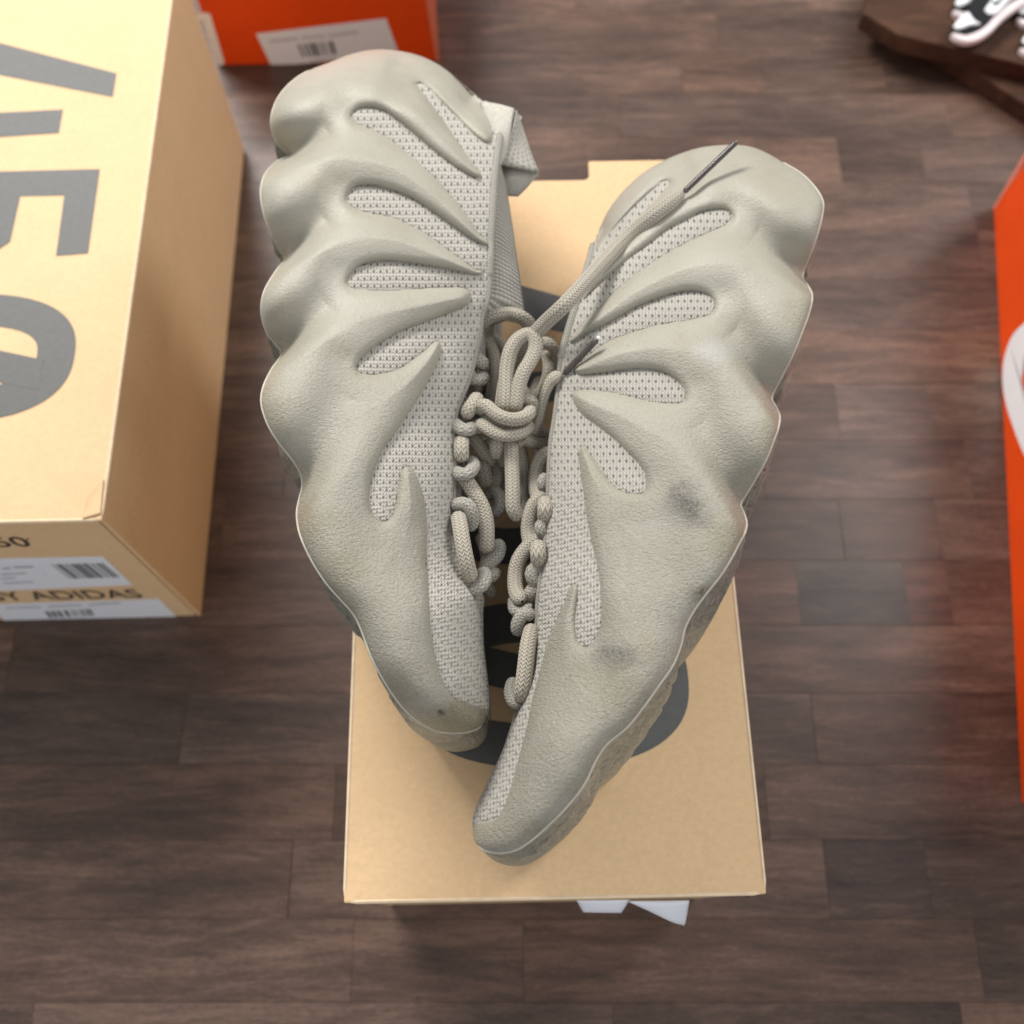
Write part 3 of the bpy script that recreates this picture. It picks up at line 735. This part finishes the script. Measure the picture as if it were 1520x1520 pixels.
def surf(S, px, py, off=.0):
    i = np.argmin(((S.PX.reshape(-1, 2) - np.array([px, py]))**2).sum(1)); c = (S.VC if S.dk.reshape(-1)[i] > 0 else S.VK).reshape(-1, 3)[i]
    return on_plane(np.array([[px, py]], float), c + S.n * off, S.n)[0]

# ---- left shoe of the photo
L_outer = [(722, 1062), (719, 1072)] + z3([(1095, 1295), (1035, 1315), (940, 1318), (870, 1308), (800, 1275), (740, 1235), (680, 1180), (600, 1070), (530, 950), (480, 840), (440, 730), (400, 650), (330, 570), (250, 480), (160, 340), (95, 190), (80, 80)]) + \
    z2([(225, 1030), (238, 975), (233, 915), (190, 840), (120, 750), (60, 650), (28, 540), (40, 460), (80, 375), (134, 287), (100, 240), (60, 190), (32, 105)]) + \
    z1([(30, 1340), (50, 1270), (105, 1180), (152, 1112), (125, 1075), (80, 990), (40, 880), (25, 770), (45, 690), (100, 625), (172, 583), (120, 540), (85, 470), (78, 400), (110, 300), (180, 215), (280, 150), (380, 112), (470, 75), (600, 48), (740, 55), (880, 95), (1000, 170), (1110, 285)])
L_inner = [(726, 1052), (727, 1040), (726, 1027), (722, 998), (718, 964), (715, 930), (712, 903), (708, 885), (699, 871), (688, 853), (679, 827), (673, 800), (671, 780), (672, 755), (674, 715), (674, 672), (673, 643), (677, 614), (685, 590), (698, 558), (706, 524), (712, 498), (716, 468), (724, 445), (727, 400), (728, 362), (731, 310), (734, 262), (738, 230), (742, 200), (741, 178), (730, 162), (714, 152)]
#   outer point, inner point, half width, edge half width, throat half width, exponent, edge radius
L_anch = [((722, 1062), (726, 1050), .010, .003, 0, .5, 40), ((707, 1082), (727, 1040), .026, .005, 0, .5, 60), ((649, 1084), (726, 1027), .036, .008, 0, .5, 75), ((599, 1050), (722, 998), .046, .026, 0, .5, 70), ((559, 990), (718, 964), .051, .038, 0, .5, 65),
          ((536, 932), (712, 903), .053, .041, .002, .5, 60), ((493, 874), (690, 857), .053, .042, .011, .6, 55), ((441, 761), (672, 767), .052, .042, .017, .7, 55), ((449, 722), (674, 715), .050, .040, .018, .7, 55), ((388, 596), (684, 590), .049, .039, .020, .75, 55),
          ((418, 522), (709, 510), .046, .037, .022, .75, 55), ((389, 448), (725, 445), .045, .036, .026, .75, 55), ((423, 381), (728, 385), .044, .035, .029, .75, 55), ((387, 283), (731, 310), .043, .034, .030, .75, 60), ((429, 229), (734, 262), .042, .032, .029, .75, 65),
          ((403, 176), (737, 235), .041, .029, .027, .75, 80), ((490, 93), (742, 205), .039, .014, .022, .75, 110), ((594, 76), (742, 185), .034, .006, .016, .75, 120), ((669, 109), (734, 165), .026, .004, .010, .75, 110), ((701, 142), (714, 152), .012, .003, .006, .75, 90)]
L_bound = z1([(1110, 290), (1165, 350), (1200, 430), (1213, 495), (1200, 522), (1175, 522), (1110, 472), (1040, 400), (950, 310), (880, 238), (838, 216), (822, 222), (835, 245), (870, 290), (950, 400), (1020, 500), (1080, 590), (1130, 655), (1155, 690), (1140, 702), (1050, 662), (950, 590), (830, 490), (720, 400), (640, 350), (560, 340), (505, 358), (488, 385), (520, 430), (600, 460), (700, 520), (800, 600), (900, 690), (1000, 800), (1080, 900), (1150, 1000), (1195, 1040),
        (1188, 1049), (1100, 1010), (1000, 940), (900, 870), (790, 800), (690, 760), (600, 740), (520, 745), (475, 778), (460, 815), (500, 860), (600, 890), (700, 910), (780, 945), (880, 1000), (960, 1060), (1060, 1130), (1120, 1175), (1165, 1190), (1160, 1199), (1080, 1190), (970, 1165), (850, 1145), (720, 1128), (620, 1130), (540, 1150), (490, 1190), (463, 1235), (470, 1258), (500, 1275), (600, 1283), (720, 1283), (850, 1275), (980, 1268), (1060, 1270), (1095, 1290), (1100, 1318)]) + \
    z2([(1090, 38), (1000, 80), (880, 125), (760, 170), (660, 225), (580, 280), (530, 330), (514, 365), (528, 392), (580, 402), (660, 395), (740, 370), (800, 330), (860, 285), (910, 240), (938, 232), (947, 268), (930, 340), (890, 420), (840, 510), (780, 600), (720, 690), (660, 770), (620, 850), (590, 920), (580, 1000), (580, 1070), (595, 1120), (640, 1158), (682, 1148), (710, 1100), (725, 1030), (735, 960), (747, 900), (770, 872), (805, 892), (830, 940), (855, 1020), (870, 1100), (878, 1200), (875, 1300), (872, 1400)]) + \
    z3([(810, 250), (815, 400), (820, 550), (830, 700), (850, 850), (880, 970), (920, 1070), (970, 1130), (1050, 1158), (1110, 1182), (1170, 1195)])
L_val = [((429, 229), (520, 171), 0.0228, 0.0053, 46, 9), ((423, 381), (512, 296), 0.0228, 0.0059, 52, 9), ((418, 522), (514, 418), 0.0228, 0.0053, 56, 10), ((449, 722), (529, 547), 0.0180, 0.0047, 62, 16), ((533, 925), (567, 777), 0.0030, 0.0024, 60, 40), ((590, 78), (616, 122), 0.0040, 0.0047, 26, 14)]
L_st = [(455, 775, 45, 70, (.26, .22, .14), .45), (410, 600, 35, 60, (.29, .245, .16), .4), (665, 1068, 70, 40, (.20, .175, .105), .6), (600, 1010, 60, 60, (.25, .225, .15), .45), (500, 855, 55, 60, (.26, .23, .155), .4), (560, 900, 70, 80, (.28, .265, .20), .35), (654, 1057, 9, 8, (.08, .07, .05), 1.0), (475, 265, 60, 30, (.33, .29, .22), .3), (420, 460, 40, 40, (.29, .25, .17), .3), (500, 520, 40, 30, (.30, .27, .20), .3)]
LS = build_shoe('left greige knit sneaker with rubber ribs, knotted laces and a folded heel loop', L_outer, L_inner, L_anch, L_bound, L_val, (-math.sin(math.radians(2.5)), 0, math.cos(math.radians(2.5))), LID + .0535, mat_cage('cage_rubber_left', L_st), (.22, .70), .0)

# ---- right shoe of the photo
R_outer = [(702, 1240), (705, 1250), (717, 1260), (738, 1265), (765, 1261), (790, 1245), (819, 1219), (845, 1192), (868, 1161), (885, 1126), (902, 1102), (930, 1079), (955, 1048), (978, 1016), (998, 987), (1010, 958), (1016, 932), (1028, 908), (1048, 880), (1068, 855), (1084, 830), (1097, 805), (1106, 788), (1108, 776), (1104, 762), (1099, 748), (1108, 732), (1120, 712), (1137, 681), (1150, 648), (1156, 630), (1157, 617), (1151, 603), (1145, 591), (1158, 563), (1176, 527), (1191, 490), (1201, 462), (1205, 437), (1199, 424), (1191, 412), (1203, 376), (1215, 340), (1221, 312), (1221, 298), (1211, 280), (1190, 258), (1165, 243), (1142, 229), (1115, 218), (1084, 215), (1040, 219), (1002, 231), (973, 245), (950, 260), (921, 288), (900, 317), (888, 345)]
R_inner = [(702, 1228), (702, 1218), (706, 1201), (723, 1164), (747, 1112), (764, 1068), (776, 1033), (790, 985), (795, 950), (799, 893), (804, 852), (809, 820), (811, 777), (814, 734), (815, 705), (818, 655), (824, 618), (829, 575), (832, 537), (843, 494), (858, 445), (870, 404), (877, 380), (881, 362)]
R_anch = [((702, 1240), (702, 1228), .012, .009, 0, .5, 40), ((717, 1260), (702, 1218), .026, .016, 0, .5, 50), ((765, 1261), (706, 1201), .036, .025, 0, .5, 60), ((819, 1219), (723, 1164), .044, .032, 0, .5, 65), ((868, 1161), (745, 1116), .050, .037, 0, .5, 65), ((930, 1079), (770, 1050), .053, .041, .003, .5, 60),
          ((998, 987), (792, 975), .053, .042, .011, .6, 55), ((1048, 880), (801, 870), .053, .043, .017, .7, 55), ((1108, 776), (811, 780), .051, .042, .018, .7, 55), ((1099, 748), (815, 725), .050, .041, .019, .7, 55), ((1156, 630), (819, 650), .048, .039, .021, .75, 55), ((1145, 591), (829, 580), .046, .037, .023, .75, 55),
          ((1205, 437), (834, 530), .045, .036, .026, .75, 55), ((1191, 412), (848, 478), .044, .035, .028, .75, 55), ((1221, 305), (862, 434), .043, .033, .028, .75, 65), ((1165, 243), (870, 406), .041, .022, .025, .75, 95), ((1084, 215), (876, 386), .036, .009, .018, .75, 115), ((1002, 231), (879, 373), .028, .005, .012, .75, 110), ((921, 288), (881, 366), .018, .004, .008, .75, 90), ((888, 345), (881, 362), .009, .003, .005, .75, 80)]
R_bound = [(893, 334)] + z4([(330, 515), (300, 585), (290, 622), (308, 610), (370, 530), (440, 450), (520, 370), (600, 300), (648, 265), (672, 280), (640, 325), (540, 430), (450, 530), (360, 640), (300, 730), (255, 810), (225, 880), (270, 832), (350, 760), (450, 670), (560, 590), (650, 520), (740, 470), (820, 430), (900, 412), (965, 418), (994, 450), (970, 490), (900, 525), (800, 570), (700, 620), (600, 680), (500, 750), (400, 830), (300, 930), (220, 1010), (165, 1075), (152, 1102), (180, 1095), (250, 1050), (330, 1010), (420, 960), (500, 915), (600, 875), (690, 845), (770, 832), (840, 840), (888, 868), (905, 905), (895, 942), (865, 965), (780, 985), (680, 1000), (580, 1020), (480, 1050), (400, 1078), (310, 1125), (240, 1185), (180, 1240),
        (200, 1260), (340, 1250), (450, 1235), (560, 1232), (640, 1250), (700, 1285), (742, 1330), (755, 1370), (742, 1403), (710, 1415), (640, 1412), (550, 1400), (450, 1375), (350, 1355), (250, 1345), (190, 1350), (172, 1372)]) + \
    z5([(385, 125), (420, 180), (500, 240), (590, 310), (660, 380), (720, 440), (755, 500), (763, 555), (742, 595), (700, 602), (640, 590), (590, 560), (540, 500), (500, 440), (460, 380), (430, 352), (414, 385), (420, 480), (435, 580), (455, 720), (480, 850), (510, 980), (525, 1100), (530, 1200), (520, 1290), (490, 1350), (450, 1386), (412, 1366), (395, 1310), (390, 1240), (400, 1150), (406, 1085), (393, 1062), (370, 1080), (340, 1150), (300, 1240), (260, 1340)]) + \
    z6([(500, 110), (460, 250), (420, 400), (380, 550), (350, 700), (310, 850), (270, 1000), (230, 1110), (190, 1165), (120, 1182), (60, 1190)])
R_val = [((1188, 408), (1087, 317), 0.0221, 0.0053, 46, 9), ((1143, 588), (1062, 450), 0.0234, 0.0059, 52, 9), ((1097, 745), (1019, 587), 0.0208, 0.0053, 56, 10), ((1014, 940), (960, 722), 0.0050, 0.0036, 62, 40), ((902, 1102), (870, 961), 0.0020, 0.0024, 55, 40), ((1010, 225), (990, 268), 0.0040, 0.0047, 26, 14)]
R_st = [(1022, 752, 52, 54, (.12, .115, .10), .9), (985, 775, 60, 50, (.36, .35, .30), .45), (915, 975, 56, 36, (.15, .14, .12), .75), (885, 995, 90, 36, (.30, .28, .22), .5), (1085, 800, 55, 70, (.27, .235, .145), .42), (1140, 640, 40, 60, (.28, .245, .15), .42), (1188, 450, 34, 70, (.30, .265, .175), .4), (930, 1040, 70, 70, (.24, .21, .145), .45), (800, 1230, 90, 40, (.23, .20, .135), .5), (1045, 880, 30, 20, (.12, .10, .06), .6), (960, 960, 26, 34, (.34, .27, .19), .3), (850, 1150, 90, 80, (.25, .235, .18), .4), (1060, 520, 46, 26, (.42, .42, .40), .5), (1150, 270, 60, 40, (.32, .29, .22), .3)]
RS = build_shoe('right greige knit sneaker with rubber ribs, a grey scuff and its sole edge showing', R_outer, R_inner, R_anch, R_bound, R_val, (-math.sin(math.radians(3)), .02, math.cos(math.radians(3))), LID + .054, mat_cage('cage_rubber_right', R_st), (.24, .78), .35)
print('LOW', LS.low - LID, RS.low - LID)

# added ribbed cuff off the near collar edge, placed to catch light (left shoe)
i0, i1 = int(.605 * LS.NR), int(.87 * LS.NR); ph = np.linspace(0, 1, i1 - i0); kk = np.linspace(0, 1, 14)
base_ = (LS.PI - .004 * LS.n)[i0:i1]
V = base_[:, None] + LS.b * ( .0150 * np.clip(ph / .06, 0, 1) * (1 - ph)**.8)[:, None, None] * kk[None, :, None] - LS.n * .012 * (kk**1.6)[None, :, None] - LS.b * .002
patch_obj('collar_cuff', V, M['rib'], LS.t, .0018, 1.0, True)

# pull tab at the heel of the left shoe
def lp(px, py, H): return on_plane(np.array([[px, py]], float), LS.O, LS.n, H)[0]
tabA = grid_patch(lp(718, 154, .016), lp(764, 164, .020), lp(744, 246, .017), lp(733, 268, .016), 14, 14, LS.n * .003)
tabB = grid_patch(lp(765, 165, .0195), lp(772, 176, .018), lp(799, 258, .012), lp(743, 245, .0165), 14, 14, -LS.n * .002)
tabC = grid_patch(lp(740, 240, .006), lp(800, 260, .0105), lp(768, 290, .004), lp(735, 288, .006), 14, 14, LS.n * .004)
for nm, tp, mt in (('pull_tab', tabA, M['tab']), ('pull_tab', tabB, M['knit']), ('pull_tab', tabC, M['tab'])): patch_obj(nm, tp, mt, LS.t, .0016, 1.9)

# ---- laces
def lace3(px_list, zs):
    z = np.interp(np.linspace(0, 1, len(px_list)), np.linspace(0, 1, len(zs)), zs)
    return np.array([at(p[0], p[1], zz) for p, zz in zip(px_list, z)])
LR = .0030
def lace(S, px_list, zs, r=LR, name='lace', mat='lace', flat=.85, **kw): return tube(name, lace3(px_list, zs), r, M[mat], S.t, flat=flat, **kw)
z0 = LID + .0535
# knot and bow between the shoes
lace(LS, z7([(455, 290), (450, 235), (490, 190), (560, 160), (680, 150), (780, 180), (840, 230), (860, 300), (850, 380)]), [z0 + .012, z0 + .018, z0 + .016, z0 + .004])
lace(LS, z7([(640, 1010), (650, 860), (655, 640), (690, 470), (760, 370), (850, 330), (905, 370), (905, 450), (860, 560), (800, 660), (760, 780), (740, 900), (720, 1010)]), [z0 + .020, z0 + .026, z0 + .028, z0 + .026, z0 + .020], r=0.00298)
lace(LS, z7([(600, 1010), (610, 900), (640, 720), (700, 560)]), [z0 + .015, z0 + .019, z0 + .019], r=0.00254)
lace(LS, z7([(430, 1030), (440, 965), (480, 950), (550, 1010), (640, 1055), (740, 1065), (820, 1040), (850, 1000), (840, 960)]), [z0 + .016, z0 + .024, z0 + .026, z0 + .024, z0 + .014], r=0.00305)
lace(LS, z7([(425, 1180), (420, 1110), (470, 1130), (550, 1180), (650, 1205), (750, 1190), (820, 1150), (840, 1100)]), [z0 + .012, z0 + .020, z0 + .022, z0 + .020, z0 + .012], r=0.00292)
lace(LS, z7([(740, 960), (790, 900), (860, 900), (890, 950), (860, 1020)]), [z0 + .016, z0 + .021, z0 + .019, z0 + .010], r=0.00241)
lace(LS, z7([(575, 1200), (570, 1300), (565, 1400)]), [z0 + .016, z0 + .014, z0 + .008], r=0.00292)
lace(LS, z8([(690, 60), (695, 200), (705, 400), (708, 580), (715, 680), (745, 725), (785, 680), (800, 560), (805, 400), (790, 240), (770, 120)]), [z0 + .016, z0 + .014, z0 + .012, z0 + .009, z0 + .004, z0 - .001, z0 + .002], r=0.00292)
lace(LS, z7([(770, 1210), (830, 1240), (920, 1275), (1010, 1285), (1080, 1260)]), [z0 + .012, z0 + .008, z0 + .004, z0], r=0.00267)
lace(LS, z7([(470, 1250), (560, 1330), (640, 1480)]), [z0 + .006, z0 + .002, z0 - .004], r=0.00229)
lace(LS, z7([(450, 1040), (520, 1100), (640, 1140), (760, 1120), (830, 1070)]), [z0 + .014, z0 + .018, z0 + .018, z0 + .012], r=.0040)
lace(LS, z7([(500, 1230), (600, 1275), (720, 1270), (800, 1225)]), [z0 + .010, z0 + .014, z0 + .010], r=.0027)
# darker loops further down behind the knot
lace(LS, z7([(440, 330), (520, 430), (560, 600), (560, 800), (520, 940)]), [z0 + .008, z0 + .004, z0 + .002, z0 + .004], r=0.00267)
lace(LS, z7([(930, 400), (1010, 400), (1070, 470), (1080, 560), (1040, 680)]), [z0 + .012, z0 + .014, z0 + .008, z0], r=0.00241)
lace(LS, z7([(940, 500), (1000, 520), (1020, 640), (980, 780), (900, 900)]), [z0 + .006, z0 + .006, z0 - .002], r=0.00254)
for pts, zs in [(z7([(480, 330), (620, 430), (640, 640), (590, 900), (500, 1100)]), [z0 - .002, z0 - .004, z0 - .006]), (z7([(960, 700), (900, 820), (880, 1000), (960, 1180), (1060, 1240)]), [z0 - .004, z0 - .002, z0 - .004]),
                (z8([(430, 60), (540, 240), (560, 420), (500, 600)]), [z0 - .002, z0 - .006, z0 - .010]), (z8([(870, 60), (960, 200), (900, 340), (860, 520)]), [z0 - .004, z0 - .006, z0 - .012]), (z8([(620, 100), (590, 300), (620, 520), (700, 640)]), [z0 - .008, z0 - .012, z0 - .016]),
                (z8([(420, 880), (480, 1080), (470, 1300), (540, 1440)]), [z0 - .006, z0 - .008, z0 - .012]), (z7([(660, 480), (700, 700), (820, 860), (860, 1060)]), [z0 + .004, z0 + .004, z0])]:
    lace(LS, pts, zs, r=.0026)
# free ends with aglets
z_end = surf(RS, 1000, 300, .004)
f1pts = z7([(720, 700), (790, 480), (900, 330), (1000, 220), (1150, 80)]); end1 = z4([(200, 822), (300, 702), (450, 562), (600, 440), (690, 372), (745, 328)])
pp = [at(x, y, z) for (x, y), z in zip(f1pts, (z0 + .012, z0 + .021, z0 + .027, z0 + .034, z0 + .042))] + [surf(RS, x, y, .0042) for x, y in end1[2:]]
l1 = tube('lace', pp, .0031, M['lace'], LS.t, flat=.75, rad_fn=lambda t: 1.0 if t < .93 else 1.0 - (t - .93) * 6)
ag = [surf(RS, *z4([(735, 335)])[0], .0045), surf(RS, *z4([(860, 212)])[0], .006), surf(RS, 1050, 255, .008)]
g0 = surf(RS, *z4([(738, 334)])[0], .0045); zt = g0[2] + .010
g1 = at(1095, 209, zt)
a1 = tube('aglet', [g0, g0 * .5 + g1 * .5, g1], .00115, M['aglet'], l1, seg=12)
pp = lace3(z7([(840, 1190), (880, 1150), (930, 1060), (960, 930), (990, 820), (1050, 720), (1140, 670)]), [z0 + .004, z0 + .010, z0 + .016, z0 + .022, z0 + .026])
l2 = tube('lace', pp, .0031, M['lace'], LS.t, flat=.7, rad_fn=lambda t: 1.0 if t < .9 else 1.0 - (t - .9) * 4)
h0 = at(836, 556, z0 + .0255); h1 = at(888, 502, z0 + .040)
a2 = tube('aglet', [h0, (h0 + h1) / 2, h1], .00125, M['aglet'], l2, seg=12)
dirv = (h1 - h0) / np.linalg.norm(h1 - h0); tube('aglet_end', [h1 - dirv * .0006, h1 + dirv * .0003, h1 + dirv * .0009], .0010, M['aglet_tip'], a2, seg=12, step=.0003)
# laces and eyelet loops down the left shoe
for pts, zs in [(z7([(395, 870), (380, 910), (330, 980), (290, 1060)]), [z0 + .016, z0 + .023, z0 + .018]), (z7([(270, 1230), (262, 1290), (262, 1360), (265, 1430)]), [z0 + .017, z0 + .023, z0 + .017]),
                (z8([(250, 370), (300, 430), (390, 560), (455, 690), (480, 820), (480, 960), (470, 1060)]), [z0 + .017, z0 + .018, z0 + .015, z0 + .012, z0 + .008]), (z8([(230, 720), (250, 820), (275, 980), (310, 1150), (350, 1300)]), [z0 + .020, z0 + .0265, z0 + .0265, z0 + .018]),
                (z7([(330, 1200), (420, 1300), (540, 1470)]), [z0 + .010, z0 + .006, z0]), (z8([(440, 240), (460, 360), (480, 480)]), [z0 + .002, z0 + .002, z0 - .004])]:
    lace(LS, pts, zs)
for pts, zs in [(z7([(195, 1080), (230, 1130), (300, 1160), (370, 1130), (390, 1070)]), [z0 + .018, z0 + .022, z0 + .012]), (z8([(200, 330), (240, 370), (310, 370), (365, 310), (340, 240)]), [z0 + .018, z0 + .022, z0 + .012]), (z8([(195, 690), (230, 640), (310, 640), (350, 700), (350, 790), (320, 860)]), [z0 + .020, z0 + .022, z0 + .014]),
                (z8([(320, 1360), (380, 1370), (440, 1330), (465, 1260), (430, 1200)]), [z0 + .016, z0 + .018, z0 + .012]), (z8([(420, 1170), (500, 1140), (570, 1080), (590, 1010), (560, 950)]), [z0 + .004, z0 + .004, z0]), (z7([(300, 640), (370, 720), (440, 720), (460, 680)]), [z0 + .016, z0 + .018, z0 + .012]),
                (z7([(330, 520), (400, 540), (450, 580), (440, 620)]), [z0 + .018, z0 + .018, z0 + .012]), (z8([(500, 540), (570, 540), (600, 610), (570, 690), (500, 700)]), [z0 - .006, z0 - .004, z0 - .008]), (z8([(470, 1280), (540, 1240), (560, 1180)]), [z0 + .004, z0 + .002])]:
    lace(LS, pts, zs, r=.0028, name='eyelet_loop', mat='loop')
# laces and eyelet loops down the right shoe
for pts, zs in [(z8([(1050, 160), (960, 230), (915, 340), (905, 450), (925, 550), (985, 610)]), [z0 + .014, z0 + .010, z0 + .008, z0 + .014]), (z8([(1010, 540), (900, 630), (850, 760), (845, 880), (870, 980), (930, 1040)]), [z0 + .014, z0 + .010, z0 + .008, z0 + .014]), (z8([(985, 920), (850, 1000), (760, 1120), (730, 1260), (740, 1400), (790, 1480)]), [z0 + .014, z0 + .010, z0 + .008, z0 + .014]),
                (z8([(990, 590), (990, 680), (985, 780)]), [z0 + .017, z0 + .022, z0 + .016]), (z8([(930, 970), (930, 1060), (935, 1160)]), [z0 + .017, z0 + .022, z0 + .016]), (z8([(940, 1330), (860, 1420), (810, 1510)]), [z0 + .014, z0 + .010, z0 + .006]), (z6([(385, 165), (360, 260), (345, 380), (330, 500), (325, 545)]), [z0 + .014, z0 + .0195, z0 + .020, z0 + .012])]:
    lace(RS, pts, zs)
for pts, zs in [(z8([(1020, 800), (970, 800), (950, 850), (990, 890), (1030, 890)]), [z0 + .018, z0 + .018, z0 + .014]), (z8([(960, 1180), (900, 1190), (870, 1240), (900, 1300), (970, 1320)]), [z0 + .017, z0 + .016, z0 + .013]), (z8([(1030, 380), (980, 420), (975, 470), (1030, 500)]), [z0 + .016, z0 + .014]), (z6([(400, 120), (340, 110), (305, 160), (310, 220)]), [z0 + .014, z0 + .014, z0 + .008]),
                (z6([(290, 440), (270, 510), (290, 560), (330, 570)]), [z0 + .004, z0 + .010, z0 + .012]), (z6([(300, 20), (290, 80), (330, 100), (380, 60)]), [z0 + .008, z0 + .010, z0 + .012]), (z8([(730, 1420), (720, 1500), (760, 1560)]), [z0 + .008, z0 + .006])]:
    lace(RS, pts, zs, r=.0026, name='eyelet_loop', mat='loop')
